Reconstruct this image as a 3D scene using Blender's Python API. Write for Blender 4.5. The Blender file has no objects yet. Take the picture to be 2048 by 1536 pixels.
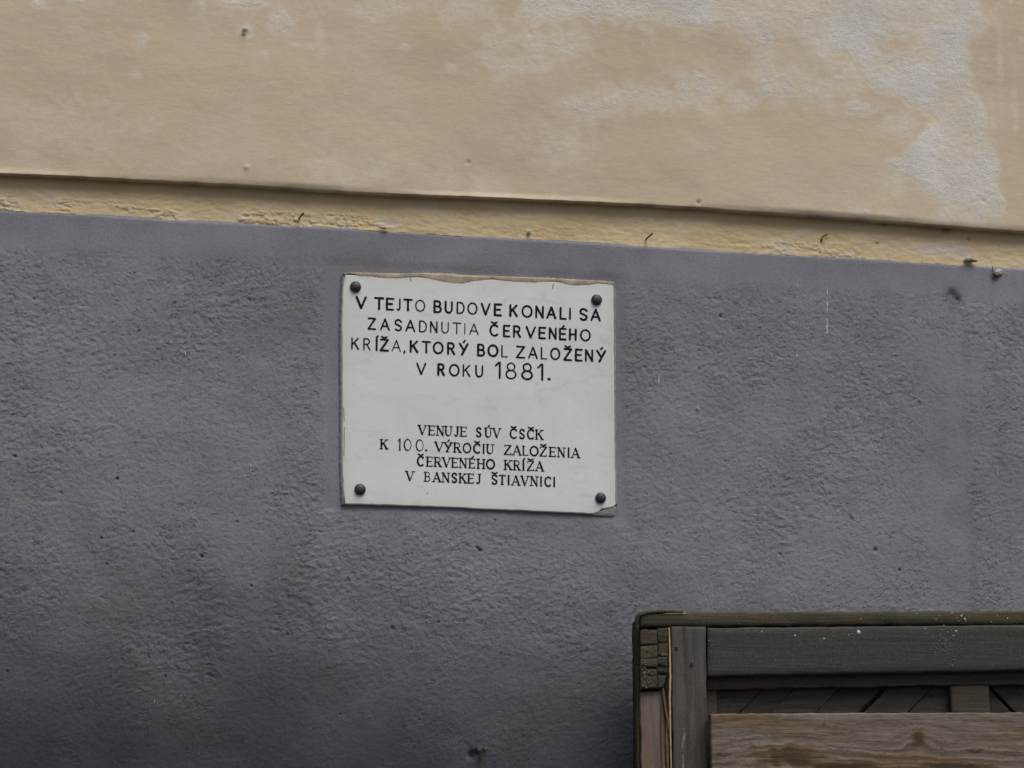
import bpy, bmesh, math, random
import numpy as np
from mathutils import Matrix, Vector, Euler

R = math.radians
sc = bpy.context.scene
COL = sc.collection
random.seed(7)

# ------------------------------------------------------------------ camera
FPX = 6500.0                                  # focal length in photo pixels (frame 2048 wide)
CAM = np.array([-1.48, -6.0, 1.6])
YAW, PITCH, ROLL = R(-13.85), R(12.0), R(-0.23)
ROT = Matrix.Rotation(YAW, 3, 'Z') @ Matrix.Rotation(math.pi / 2 + PITCH, 3, 'X') @ Matrix.Rotation(ROLL, 3, 'Z')
RN = np.array([list(r) for r in ROT])
cam = bpy.data.cameras.new('camera')
cam.sensor_width = 36.0
cam.lens = FPX / 2048 * 36.0
cam.clip_start, cam.clip_end = 0.05, 500
camo = bpy.data.objects.new('camera', cam)
camo.matrix_world = Matrix.Translation(Vector(CAM)) @ ROT.to_4x4()
COL.objects.link(camo)
sc.camera = camo

# ------------------------------------------------------------------ sky and sun (soft light from high above the street)
SUN_EL, SUN_AZ = R(60), R(24)                 # azimuth measured from the wall's normal towards the right
world = bpy.data.worlds.new('World'); sc.world = world; world.use_nodes = True
wt = world.node_tree; wt.nodes.clear()
sky = wt.nodes.new('ShaderNodeTexSky'); sky.sky_type = 'NISHITA'; sky.sun_disc = False
sky.sun_elevation = SUN_EL; sky.sun_rotation = math.pi - SUN_AZ
sky.dust_density = 4.0; sky.air_density = 1.0; sky.ozone_density = 1.0
bg = wt.nodes.new('ShaderNodeBackground'); bg.inputs[1].default_value = 0.05
wo = wt.nodes.new('ShaderNodeOutputWorld')
wt.links.new(sky.outputs[0], bg.inputs[0]); wt.links.new(bg.outputs[0], wo.inputs[0])
sun = bpy.data.lights.new('sun', 'SUN'); sun.energy = 1.5; sun.angle = R(42); sun.color = (1.0, 0.965, 0.92)
suno = bpy.data.objects.new('sun', sun); COL.objects.link(suno)
sd = Vector((math.sin(SUN_AZ) * math.cos(SUN_EL), -math.cos(SUN_AZ) * math.cos(SUN_EL), math.sin(SUN_EL)))
suno.rotation_euler = (-sd).to_track_quat('-Z', 'Y').to_euler(); suno.location = (0, -5, 8)
sc.view_settings.view_transform = 'Standard'; sc.view_settings.look = 'None'
sc.view_settings.gamma = 1.0; sc.view_settings.exposure = 0.75; sc.view_settings.use_curve_mapping = False
sc.cycles.max_bounces = 6

# ------------------------------------------------------------------ where a line of sight meets a real plane
def W(px, py, y=0.0):
    """world (x, z) at which the wall-parallel plane at depth y stands for that point of the facade survey"""
    d = RN @ np.array([(px - 1024) / FPX, -(py - 768) / FPX, -1.0])
    t = (y - CAM[1]) / d[1]
    p = CAM + t * d
    return p[0], p[2]

# ------------------------------------------------------------------ numpy noise
def _h(ix, iy, s):
    n = (ix.astype(np.int64) * 374761393 + iy.astype(np.int64) * 668265263 + s * 974634777) & 0x7fffffff
    n = ((n ^ (n >> 13)) * 1274126177) & 0x7fffffff
    return ((n ^ (n >> 16)) & 0xffff) / 65536.0
def perlin(x, y, s=0):
    x0 = np.floor(x); y0 = np.floor(y); fx = x - x0; fy = y - y0
    u = fx * fx * fx * (fx * (fx * 6 - 15) + 10); v = fy * fy * fy * (fy * (fy * 6 - 15) + 10)
    r = 0
    for dx in (0, 1):
        for dy in (0, 1):
            a = _h(x0 + dx, y0 + dy, s) * 2 * np.pi
            g = np.cos(a) * (fx - dx) + np.sin(a) * (fy - dy)
            r = r + g * (u if dx else 1 - u) * (v if dy else 1 - v)
    return r * 1.5
def fbm(x, y, s=0, o=4, g=0.5):
    r = 0; a = 1.0; k = 1.0
    for i in range(o):
        r = r + a * perlin(x * k, y * k, s + i * 17); a *= g; k *= 2.03
    return r
def sst(a, b, x):
    t = np.clip((x - a) / (b - a), 0, 1); return t * t * (3 - 2 * t)
def inpoly(x, y, poly):
    c = np.zeros(np.broadcast(x, y).shape, bool); n = len(poly)
    for i in range(n):
        x1, y1 = poly[i]; x2, y2 = poly[(i + 1) % n]
        if y1 == y2: continue
        c ^= ((y1 > y) != (y2 > y)) & (x < (x2 - x1) * (y - y1) / (y2 - y1) + x1)
    return c

# ------------------------------------------------------------------ mesh helpers
def link(name, me, parent=None, mat=None):
    o = bpy.data.objects.new(name, me); COL.objects.link(o)
    if parent: o.parent = parent
    if mat: me.materials.append(mat)
    return o
def tag(o, label=None, cat=None, group=None, kind=None):
    for k, v in (('label', label), ('category', cat), ('group', group), ('kind', kind)):
        if v: o[k] = v
    return o
def thing(name, loc, label, cat, group=None):
    o = bpy.data.objects.new(name, None); COL.objects.link(o); o.location = loc; o.empty_display_size = .1
    return tag(o, label, cat, group)
def grid_mesh(name, X, Y, Z, attrs=None, flip=False, smooth=True):
    nr, nc = X.shape
    co = np.stack([X, Y, Z], -1).reshape(-1, 3).astype(np.float32)
    i = np.arange((nr - 1) * (nc - 1)); r = i // (nc - 1); c = i % (nc - 1)
    a = r * nc + c
    q = np.stack([a, a + nc, a + nc + 1, a + 1] if not flip else [a, a + 1, a + nc + 1, a + nc], -1).astype(np.int32)
    me = bpy.data.meshes.new(name)
    me.vertices.add(len(co)); me.vertices.foreach_set('co', co.ravel())
    me.loops.add(q.size); me.loops.foreach_set('vertex_index', q.ravel())
    me.polygons.add(len(q)); me.polygons.foreach_set('loop_start', np.arange(0, q.size, 4, dtype=np.int32))
    me.update(calc_edges=True)
    if smooth: me.polygons.foreach_set('use_smooth', np.ones(len(q), bool))
    for k, v in (attrs or {}).items():
        at = me.attributes.new(k, 'FLOAT', 'POINT'); at.data.foreach_set('value', np.broadcast_to(v, X.shape).ravel().astype(np.float32))
    return me
def pymesh(name, vs, fs, smooth=False):
    me = bpy.data.meshes.new(name); me.from_pydata(vs, [], fs); me.update()
    if smooth: me.polygons.foreach_set('use_smooth', [True] * len(me.polygons))
    return me

# ------------------------------------------------------------------ material helper
class M:
    def __init__(s, name, rough=0.85, spec=0.3):
        s.m = bpy.data.materials.new(name); s.m.use_nodes = True; s.t = s.m.node_tree; s.n = s.t.nodes
        s.b = s.n['Principled BSDF']; s.b.inputs['Roughness'].default_value = rough
        s.b.inputs['Specular IOR Level'].default_value = spec
        s.tc = s.n.new('ShaderNodeTexCoord')
    def L(s, a, b): s.t.links.new(a, b)
    def set(s, sock, v):
        if hasattr(v, 'is_output'): s.L(v, sock)
        elif isinstance(v, (tuple, list)) and len(v) == 3 and sock.type == 'RGBA': sock.default_value = (*v, 1)
        else: sock.default_value = v
    def map(s, scale=(1, 1, 1), rot=(0, 0, 0), rnd=False):
        m = s.n.new('ShaderNodeMapping'); m.inputs['Scale'].default_value = scale; m.inputs['Rotation'].default_value = rot
        s.L(s.tc.outputs['Object'], m.inputs[0])
        if rnd:
            oi = s.n.new('ShaderNodeObjectInfo'); mu = s.n.new('ShaderNodeVectorMath'); mu.operation = 'SCALE'
            mu.inputs[0].default_value = (37.0, 11.0, 53.0); s.L(oi.outputs['Random'], mu.inputs['Scale']); s.L(mu.outputs[0], m.inputs['Location'])
        return m.outputs[0]
    def noise(s, scale, vec=None, det=4, rough=.5, dist=0.0):
        x = s.n.new('ShaderNodeTexNoise'); x.inputs['Scale'].default_value = scale; x.inputs['Detail'].default_value = det
        x.inputs['Roughness'].default_value = rough; x.inputs['Distortion'].default_value = dist
        s.L(vec if vec else s.tc.outputs['Object'], x.inputs['Vector']); return x.outputs['Fac']
    def ramp(s, fac, a, b, ca=0.0, cb=1.0):
        x = s.n.new('ShaderNodeMapRange'); x.interpolation_type = 'SMOOTHSTEP'
        s.L(fac, x.inputs[0]); x.inputs[1].default_value = a; x.inputs[2].default_value = b
        x.inputs[3].default_value = ca; x.inputs[4].default_value = cb; return x.outputs[0]
    def mix(s, f, a, b, mode='MIX'):
        x = s.n.new('ShaderNodeMix'); x.data_type = 'RGBA'; x.blend_type = mode
        s.set(x.inputs[0], f); s.set(x.inputs[6], a); s.set(x.inputs[7], b); return x.outputs[2]
    def math(s, op, a, b=0.0):
        x = s.n.new('ShaderNodeMath'); x.operation = op; s.set(x.inputs[0], a); s.set(x.inputs[1], b); return x.outputs[0]
    def attr(s, name):
        x = s.n.new('ShaderNodeAttribute'); x.attribute_name = name; return x.outputs['Fac']
    def bump(s, h, dist, strength=1.0, prev=None):
        x = s.n.new('ShaderNodeBump'); x.inputs['Distance'].default_value = dist; x.inputs['Strength'].default_value = strength
        s.L(h, x.inputs['Height'])
        if prev: s.L(prev, x.inputs['Normal'])
        return x.outputs[0]
    def done(s, col, nrm=None, rough=None):
        s.set(s.b.inputs['Base Color'], col)
        if nrm: s.L(nrm, s.b.inputs['Normal'])
        if rough is not None: s.set(s.b.inputs['Roughness'], rough)
        return s.m

def mat_plinth():
    m = M('grey_render', .8, .25)
    c = m.mix(m.ramp(m.noise(2.2, det=5, rough=.6), .35, .68), (.188, .188, .211), (.226, .228, .260))
    c = m.mix(m.ramp(m.noise(9, det=6, rough=.65), .42, .75, 0, .45), c, (.245, .243, .262))
    c = m.mix(m.ramp(m.noise(30, m.map((1, 1, .25)), det=5, rough=.6), .5, .8, 0, .35), c, (.145, .138, .152))
    c = m.mix(m.math('MULTIPLY', m.attr('dirt_dark'), .8), c, (.098, .090, .092))
    g = m.noise(420, det=3, rough=.75)
    c = m.mix(m.ramp(g, .50, .70, 0, .45), c, (.27, .27, .29)); c = m.mix(m.ramp(g, .50, .32, 0, .5), c, (.085, .085, .10))
    rf = m.attr('coarse')
    pit = m.ramp(m.noise(125, m.map((.75, 1, 1.35), (0, .35, 0)), det=5, rough=.62, dist=.6), .60, .72)
    pit = m.math('MULTIPLY', pit, rf)
    c = m.mix(m.math('MULTIPLY', pit, .35), c, (.085, .078, .085))
    n = m.bump(m.math('SUBTRACT', m.math('MULTIPLY', m.noise(120, det=6, rough=.68), m.math('ADD', m.math('MULTIPLY', rf, .45), .22)), m.math('MULTIPLY', pit, .6)), .0044, .9)
    n = m.bump(m.noise(700, det=3, rough=.6), .0006, .8, n)
    return m.done(c, n)
def mat_upper():
    m = M('cream_render', .85, .2)
    paint = m.mix(m.ramp(m.noise(1.7, det=4), .3, .7), (.545, .445, .305), (.590, .490, .345))
    paint = m.mix(m.ramp(m.noise(4.5, m.map((1, 1, 1.3)), det=6, rough=.62), .46, .74, 0, .6), paint, (.61, .545, .425))
    paint = m.mix(m.ramp(m.noise(150, m.map((.4, 1, 2)), det=3), .45, .8, 0, .16), paint, (.38, .32, .23))
    bare = m.mix(m.ramp(m.noise(12, det=6, rough=.6), .3, .7), (.600, .570, .495), (.690, .665, .605))
    bare = m.mix(m.ramp(m.noise(5, det=6, rough=.65), .55, .72, 0, .45), bare, (.53, .475, .375))
    a = m.attr('bare')
    a2 = m.math('ADD', a, m.math('MULTIPLY', m.math('ADD', m.math('SUBTRACT', m.noise(60, det=6, rough=.72), .5), m.math('MULTIPLY', m.math('SUBTRACT', m.noise(13, det=4, rough=.6), .5), .8)), .62))
    k0 = m.ramp(a2, .06, .50); k = m.ramp(a2, .38, 1.08)
    c = m.mix(k0, paint, (.625, .555, .43)); c = m.mix(k, c, bare)
    c = m.mix(m.math('MULTIPLY', m.attr('dirt_dark'), .8), c, (.20, .155, .11))
    c = m.mix(m.ramp(m.noise(380, det=3, rough=.7), .42, .72, 0, .30), c, (.36, .31, .25))
    hb = m.math('MULTIPLY', m.noise(330, det=4, rough=.65), k)
    n = m.bump(hb, .0022, .8)
    n = m.bump(m.noise(420, det=3, rough=.6), .0005, .8, n)
    n = m.bump(m.noise(90, m.map((.5, 1, 1.6)), det=4), .0009, .35, n)
    return m.done(c, n)
def mat_band():
    m = M('ochre_render', .85, .2)
    c = m.mix(m.ramp(m.noise(5, det=5), .3, .7), (.60, .455, .255), (.67, .53, .32))
    c = m.mix(m.ramp(m.noise(16, m.map((.3, 1, 1)), det=6, rough=.7), .42, .72, 0, .6), c, (.66, .57, .43))
    c = m.mix(m.ramp(m.noise(380, det=3, rough=.7), .42, .72, 0, .3), c, (.30, .24, .15))
    c = m.mix(m.attr('bare'), c, (.58, .50, .42))
    c = m.mix(m.attr('dirt_dark'), c, (.13, .085, .055))
    n = m.bump(m.noise(140, m.map((.45, 1, 1)), det=5, rough=.6), .0018, .7)
    return m.done(c, n)
def mat_marble():
    m = M('white_marble', .42, .45)
    c = m.mix(m.ramp(m.noise(6, m.map((1, 1, 1.6), (0, .5, 0)), det=6, rough=.6, dist=.8), .35, .7), (.650, .675, .668), (.590, .615, .62))
    c = m.mix(m.ramp(m.noise(14, m.map((.8, 1, 2.6), (0, .45, 0)), det=6, rough=.55, dist=1.6), .56, .68, 0, .35), c, (.46, .48, .51))
    c = m.mix(m.attr('stain'), c, (.50, .455, .345))
    c = m.mix(m.ramp(m.noise(300, det=4, rough=.7), .66, .76, 0, .4), c, (.36, .35, .31))
    return m.done(c, m.bump(m.noise(90, det=5), .0007, .4), m.ramp(m.noise(30), .3, .7, .4, .6))
def mat_ink(name, worn):
    m = M(name, .7, .1)
    f = m.ramp(m.noise(110, det=4, rough=.7), .54 if worn else .68, .66 if worn else .8, 0, .55 if worn else .25)
    return m.done(m.mix(f, (.007, .008, .015), (.20, .21, .24)))
def mat_wood(name, dark, lite, warm, axis='z', warmth=.5, rough=.8, crack=.6, paint=None, bd=.0018):
    m = M(name, rough, .25)
    sc_ = {'z': (1, 1, .045), 'x': (.045, 1, 1), 'n': (1, 1, 1)}[axis]
    v = m.map(sc_, rnd=True)
    g = m.noise(70, v, det=6, rough=.62, dist=.3)
    c = m.mix(m.ramp(g, .3, .7), dark, lite)
    big = m.noise(9, m.map({'z': (1, 1, .3), 'x': (.3, 1, 1), 'n': (1, 1, 1)}[axis], rnd=True), det=5, rough=.6)
    c = m.mix(m.ramp(big, .42, .72, 0, warmth), c, warm)
    if paint:
        pf = m.ramp(m.noise(16, m.map({'z': (1, 1, .25), 'x': (.25, 1, 1), 'n': (1, 1, 1)}[axis], rnd=True), det=7, rough=.7), .34, .52)
        c = m.mix(pf, c, paint)
    fine = m.noise(260, v, det=5, rough=.7)
    c = m.mix(m.ramp(fine, .58, .74, 0, crack), c, (.012, .010, .008))
    g2 = m.noise(430, det=3, rough=.75)
    c = m.mix(m.ramp(g2, .54, .70, 0, .5), c, (.20, .19, .16)); c = m.mix(m.ramp(g2, .45, .30, 0, .5), c, (.015, .014, .012))
    n = m.bump(fine, bd, .8); n = m.bump(g, bd, .7, n)
    return m.done(c, n)
def mat_plain(name, col, col2=None, rough=.7, sc_=60, bd=.0008, metal=0.0):
    m = M(name, rough, .4); m.b.inputs['Metallic'].default_value = metal
    c = m.mix(m.ramp(m.noise(sc_, det=5, rough=.65), .35, .68), col, col2 or col)
    return m.done(c, m.bump(m.noise(sc_ * 3, det=4), bd, .6))

MAT = dict(
    plinth=mat_plinth(), upper=mat_upper(), band=mat_band(), marble=mat_marble(),
    ink=mat_ink('black_letter_paint', False), worn=mat_ink('worn_letter_paint', True),
    screw=mat_plain('dark_zinc', (.035, .038, .044), (.068, .071, .078), .5, 120, .0004, .35),
    mortar=mat_plain('tan_mortar', (.43, .345, .235), (.24, .215, .19), .9, 26, .0012),
    gmortar=mat_plain('grey_mortar', (.22, .22, .225), (.28, .275, .27), .9, 70, .002),
    rust=mat_plain('rusty_iron', (.055, .032, .022), (.14, .075, .045), .85, 160, .0006),
    white=mat_plain('white_splash', (.72, .72, .70), (.55, .55, .54), .7, 200),
    flake=mat_plain('plaster_crumb', (.52, .47, .40), (.34, .29, .24), .9, 120, .001),
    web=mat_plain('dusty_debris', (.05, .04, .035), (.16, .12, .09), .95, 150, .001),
    asphalt=mat_plain('asphalt', (.045, .045, .048), (.06, .06, .062), .9, 40, .004),
    cap=mat_wood('mossy_dark_wood', (.026, .024, .017), (.060, .054, .038), (.090, .070, .030), 'x', .7),
    stile=mat_wood('grey_brown_wood', (.040, .036, .033), (.098, .090, .083), (.115, .072, .046), 'z', .7),
    pale=mat_wood('pale_weathered_wood', (.110, .092, .076), (.190, .165, .140), (.200, .110, .055), 'z', .55),
    rail=mat_wood('slate_painted_wood', (.030, .032, .025), (.058, .060, .052), (.056, .050, .034), 'x', .6, .75, .45, (.040, .043, .040), .0012),
    inner=mat_wood('dark_brown_wood', (.042, .036, .027), (.078, .068, .050), (.11, .07, .045), 'x', .5),  # brown wood, dark in its own colour
    panel=mat_wood('dark_panel_wood', (.048, .042, .032), (.085, .075, .058), (.08, .06, .04), 'x', .4),
    endg=mat_wood('end_grain_wood', (.030, .027, .020), (.075, .066, .048), (.12, .088, .04), 'n', .7, .9, .8, None, .004),
    crumb=mat_plain('rotten_wood_crumb', (.26, .21, .11), (.13, .10, .05), .9, 200, .001),
    fresh=mat_wood('fresh_split_wood', (.42, .32, .17), (.55, .44, .26), (.40, .25, .12), 'z', .4, .7, .25),
    red=mat_wood('reddish_split_wood', (.10, .062, .038), (.17, .12, .08), (.20, .11, .05), 'z', .5, .8, .4),
)

# ------------------------------------------------------------------ survey lines of the facade
def line(pts, y):
    xs, zs = zip(*[W(a, b, y) for a, b in pts]); xs = np.array(xs); zs = np.array(zs)
    return lambda x: np.interp(x, xs, zs)
Y_UP, Y_BAND_T, Y_BAND_B = -0.0195, 0.003, 0.003
E1 = line([(-700, 311), (0, 347), (170, 354), (342, 363), (520, 372), (700, 384), (860, 391), (1024, 397), (1348, 412), (1520, 424), (1690, 436), (1870, 450), (2048, 463), (2700, 503)], Y_UP)
E2 = line([(-700, 374), (0, 417), (180, 427), (342, 438), (700, 455), (1022, 474.5), (1348, 494.5), (1690, 513), (1861, 524), (2048, 536), (2700, 576)], 0)
xl, zt = W(-40, -30); xr, zb = W(2090, 1580)

def axis(a, b, step, lo, hi, big=.12):
    core = np.arange(a, b, step)
    left = []; x = a; s = step
    while x > lo: s = min(s * 1.35, big); x -= s; left.append(x)
    right = []; x = core[-1]; s = step
    while x < hi: s = min(s * 1.35, big); x += s; right.append(x)
    return np.array(left[::-1] + list(core) + right)

building = thing('building', (0, 0, 0), 'old plastered house wall, cream above a recessed ochre band and lavender grey plinth below', 'building')
XL, XR = -4.0, 6.0

# ---- plinth
BT = np.linspace(0, 3, 601); BS = np.minimum(1.32 * BT, .64) * (1 - sst(.60, 1.35, BT)); BY = np.concatenate([[0], np.cumsum((BS[1:] + BS[:-1]) / 2 * np.diff(BT))])
def plinth_depth(x, v, rough_out=None):
    """depth y of the grey plinth at x, distance v below its top edge (negative is towards the street)"""
    z = E2(x) - v
    P = lambda px, py: W(px, py, 0)
    # bulging face falls back lower down, curved in to darken the bottom
    xm = (x - xl) / (xr - xl)
    vs = .56 + .13 * sst(.0, .75, xm) + .05 * perlin(x * 1.9, v * 0 + 3.3, 5) + .03 * perlin(x * 5, v * 3, 6)
    t = np.clip(v - vs, 0, None)
    y = np.interp(t, BT, BY)
    y = y + .004 * fbm(x * 2.3, v * 2.8, 11, 3) + .0012 * fbm(x * 7, v * 8, 12, 2)
    # roughness zones
    m = sst(.060, .092, v + .014 * fbm(x * 8, v * 8, 21, 3))
    (px0, pz1), (px1, pz0) = P(655, 527), P(1246, 1036)
    dx = np.maximum(px0 - x, x - px1); dz = np.maximum(pz0 - z, z - pz1); d = np.maximum(dx, dz)
    d = d + .004 * perlin(x * 25, z * 25, 22)
    fr = sst(-.004, .018, d)
    m = m * (.12 + .88 * fr)
    s0, s1 = P(1850, 800)[0], P(1935, 800)[0]
    st = sst(-.012, .012, x - s0 + .004 * perlin(z * 12, z * 0, 23)) * (1 - sst(-.012, .012, x - s1 + .007 * fbm(z * 9, z * 0, 24, 3)))
    m = m * (1 - .55 * st * sst(.1, .2, v))
    reg = .55 + .45 * sst(-.35, .35, fbm(x * 4.5, z * 4.5, 31, 3))
    reg = np.maximum(reg, .8 * sst(.30, .14, v) * sst(.06, .1, v))
    reg = reg * (1 - .45 * sst(.75, 1.05, v))
    m = m * reg
    # trowelled stucco
    wx = x + .0035 * perlin(x * 75, z * 75, 41) + .02 * perlin(x * 9, z * 9, 43); wz = z + .0035 * perlin(x * 60, z * 60, 42)
    ca, sa = math.cos(.22), math.sin(.22)
    u = wx * ca + wz * sa; w = -wx * sa + wz * ca
    ru = .5 + .5 * sst(-.2, .2, perlin(x * 3, z * 3, 45))
    n1 = fbm(u * 78, w * 106, 51, 3, .5) * ru + fbm((wx * .64 + wz * .77) * 78, (-wx * .77 + wz * .64) * 106, 56, 3, .5) * (1 - ru)
    tr = n1 * 3.2; fl = np.floor(tr); frc = tr - fl
    ter = (fl + sst(.80, 1.0, frc)) / 3.2
    pick = sst(-.10, .25, fbm(x * 30, z * 30, 52, 2))
    st_h = n1 * (1 - .75 * pick) + ter * .75 * pick
    h = .00125 * st_h + .0007 * fbm(u * 24, w * 30, 53, 2)
    cre = 1 - np.abs(perlin(u * 50, w * 105, 54)); cre = sst(.92, .99, cre) * sst(.05, .35, fbm(x * 34, z * 34, 55, 2))
    h = h - .0017 * cre
    y = y - m * h * .76
    # edges of the smooth strips
    y = y + .0012 * (1 - fr) + .0011 * st
    y = y + .0006 * (sst(.062, .085, v + .010 * fbm(x * 9, x * 0, 61, 4)))
    # holes, dents and an old plugged opening
    for (hx, hy, r, dep) in HOLES:
        cx, cz = P(hx, hy); dd = np.hypot(x - cx, (z - cz)) / r
        y = y + .8 * dep * np.exp(-dd ** 2 * 1.5)
    # rounded top arris, crumbly
    y = y + .004 * np.exp(-(v / .0035) ** 2)
    return y, m, cre, fr
HOLES = [(235, 957, .0030, .007), (123, 985, .0022, .005), (405, 1112, .0035, .008), (215, 1127, .0022, .006), (267, 1063, .002, .006), (475, 1043, .002, .006),
         (203, 1075, .002, .005), (1392, 1228, .0022, .006), (1560, 1108, .0025, .005), (1441, 632, .0025, .006), (30, 912, .003, .005), (278, 662, .002, .006),
         (1750, 1100, .0045, .005), (960, 1100, .004, .006), (955, 1095, .003, .006), (965, 1500, .009, .012), (976, 1497, .005, .008), (1905, 590, .012, .006),
         (1915, 600, .008, .005), (1395, 818, .005, -.004), (1800, 1140, .003, .005), (990, 1040, .0025, .005), (340, 1345, .0025, .005), (20, 1335, .002, .005),
         (505, 1170, .002, .005), (580, 1265, .002, .005), (695, 1420, .002, .005), (1095, 1230, .002, .005), (880, 1242, .0022, .005), (790, 1253, .004, .004)]
xs = axis(xl - .02, xr + .02, .0016, XL, XR)
vt = np.concatenate([np.array([-.0005]), np.arange(.0, 1.14, .0016)])
vt = np.concatenate([vt, np.linspace(1.16, float(E2(0)) - .001, 40)])
X, V = np.meshgrid(xs, vt)
Y, RM, CRE, FR = plinth_depth(X, V)
Zp = np.clip(E2(X) - V, 0.001, None)
Zp = Zp + np.where(V < .01, .0009 * fbm(X * 60, V * 0, 71, 4), 0)
dirt_dark = .45 * sst(.02, .4, CRE * RM) + .28 * sst(.1, .7, fbm(X * 3.2, Zp * 3.2, 72, 5, .6)) * sst(.05, .12, V)  # dirt in random patches, plus a darker tone in the crevices
dirt_dark = dirt_dark + .2 * np.exp(-((X - W(1942, 900)[0] + .012 * fbm(Zp * 6, Zp * 0, 77, 3)) / .014) ** 2) * sst(.1, .2, V) * sst(-.4, .3, fbm(X * 20, Zp * 6, 78, 2))
fxa, fza = W(1905, 592, 0)
dirt_dark = dirt_dark + .75 * np.exp(-((X - fxa) ** 2 + ((Zp - fza) * .8) ** 2) / .016 ** 2)  # darker tone over the dent
(fx0, _), (fx1, _) = W(700, 540, 0), W(1230, 540, 0)
dirt_dark = dirt_dark + .38 * sst(.0, .06, X - fx0 + .05) * sst(.0, .06, fx1 + .05 - X) * sst(.115, .075, V) * sst(.02, .06, V) * sst(-.5, .4, fbm(X * 9, Zp * 14, 79, 3))
for (hx, hy, r, dep) in HOLES:
    if dep > .003:
        cx, cz = W(hx, hy, 0); dirt_dark = dirt_dark + 1.2 * np.exp(-((X - cx) ** 2 + (Zp - cz) ** 2) / (r * 1.0) ** 2)  # darker tone inside each hole
back = np.full((1, len(xs)), .0)
Xb = np.vstack([xs[None], X]); Yb = np.vstack([Y[:1] + .05, Y]); Zb = np.vstack([Zp[:1], Zp])
Db = np.vstack([dirt_dark[:1], dirt_dark])
me = grid_mesh('plinth', Xb, Yb, Zb, {'dirt_dark': np.clip(Db, 0, 1), 'coarse': np.vstack([RM[:1], RM])})
plinth = link('plinth', me, building, MAT['plinth'])

# ---- recessed ochre band with lifting paint
xb = axis(xl - .03, xr + .03, .0022, XL, XR)
s = np.concatenate([np.linspace(-.03, 0, 8)[:-1], np.linspace(0, 1.0, 42)])
Xc, S = np.meshgrid(xb, s)
zT, zB = E1(Xc) , E2(Xc)
Zc = zT + (zB - zT - .003) * S
base = Y_BAND_T + (Y_BAND_B - Y_BAND_T) * sst(.1, 1.0, S)
pxx = (Xc - xl) / (xr - xl) * 2130 - 40
act = np.clip(sst(0, 60, pxx + 60) * sst(900, 640, pxx) + .75 * sst(1430, 1520, pxx) * sst(1920, 1780, pxx) + .5 * np.exp(-((pxx - 1040) / 60) ** 2), 0.12, 1)
low = sst(.50, .68, S + .14 * fbm(Xc * 6, S * 2, 80, 2)) * sst(-.25, .15, fbm(Xc * 7, Zc * 7, 91, 2))
nb = fbm(Xc * 42 + .8 * perlin(Xc * 80, Zc * 80, 84), Zc * 105, 81, 4, .58)
lift = sst(.02, .10, nb) * sst(.62, .30, nb)
edge = np.exp(-((nb - .04) / .030) ** 2)
h = low * act * (.0015 * lift * (1 + .6 * perlin(Xc * 50, Zc * 50, 82)) + .0010 * nb)
thin = sst(.25, .55, fbm(Xc * 22, Zc * 22, 83, 3))
h = h - low * act * edge * thin * .0026
Yc = base - h - .0014 * fbm(Xc * 11, Zc * 18, 85, 3) - .0006 * fbm(Xc * 60, Zc * 110, 86, 2)
db = np.clip(low * act * edge * thin * 1.0 * sst(.0, .3, fbm(Xc * 30, Zc * 30, 89, 2) + .1), 0, .9)
db = db + .85 * np.exp(-((S - 1.0) / .02) ** 2) * sst(.1, .3, fbm(Xc * 40, Xc * 0, 87, 3))
for (dx, dy, rr) in [(1765, 448, .010), (1890, 462, .012), (1650, 478, .004), (1752, 487, .004), (1935, 480, .004)]:
    cx, cz = W(dx, dy, .01); db = db + .8 * np.exp(-((Xc - cx) ** 2 + ((Zc - cz) * 1.6) ** 2) / rr ** 2)
bb = .5 * sst(.35, .75, fbm(Xc * 26, Zc * 26, 88, 3) * act * low * 2)
for (dx, dy, rr) in [(108, 410, .008), (770, 443, .011), (790, 448, .008), (1600, 465, .006), (1618, 462, .006)]:
    cx, cz = W(dx, dy, 0); bb = np.maximum(bb, np.exp(-(((Xc - cx) / 1.6) ** 2 + (Zc - cz) ** 2) / rr ** 2))
cx, cz = W(1890, 500, 0); bb = np.maximum(bb, .9 * sst(1.2, .5, np.hypot((Xc - cx) / .075, (Zc - cz) / .018) + .3 * fbm(Xc * 30, Zc * 40, 90, 3)))
link('recessed_band', grid_mesh('recessed_band', Xc, Yc, Zc, {'dirt_dark': np.clip(db, 0, 1), 'bare': np.clip(bb, 0, 1)}), building, MAT['band'])

# ---- upper cream wall, overhanging the band
xu = axis(xl - .03, xr + .03, .0032, XL, XR)
prof = [(.10, .055), (.03, .050), (.020, .044), (.012, .030), (.0095, .018)]
arc_ = [(math.cos(a), math.sin(a)) for a in np.linspace(-math.pi / 2, 0, 7)]
rr = .0025
vv = np.concatenate([np.arange(rr, .52, .0032), np.geomspace(.53, 4.5, 26)])
rowsY, rowsZ, rv = [], [], []
for dy in (.060, .045, .030, .018, .010): rowsY.append(dy); rowsZ.append(0.0 + .05 * (dy - .01)); rv.append(0)
for a in np.linspace(0, math.pi / 2, 6)[:-1]:
    rowsY.append(rr * (1 - math.sin(a))); rowsZ.append(rr * (1 - math.cos(a))); rv.append(0)
rowsY = np.array(rowsY + [0] * len(vv)); rowsZ = np.array(rowsZ + list(vv)); rv = np.array(rv + list(vv))
Xu, OY = np.meshgrid(xu, rowsY); _, OZ = np.meshgrid(xu, rowsZ); _, RV = np.meshgrid(xu, rv)
e1 = E1(Xu) + .0008 * fbm(Xu * 14, Xu * 0, 92, 4)
Zu = e1 + OZ
front = sst(0, .012, RV)
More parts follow.
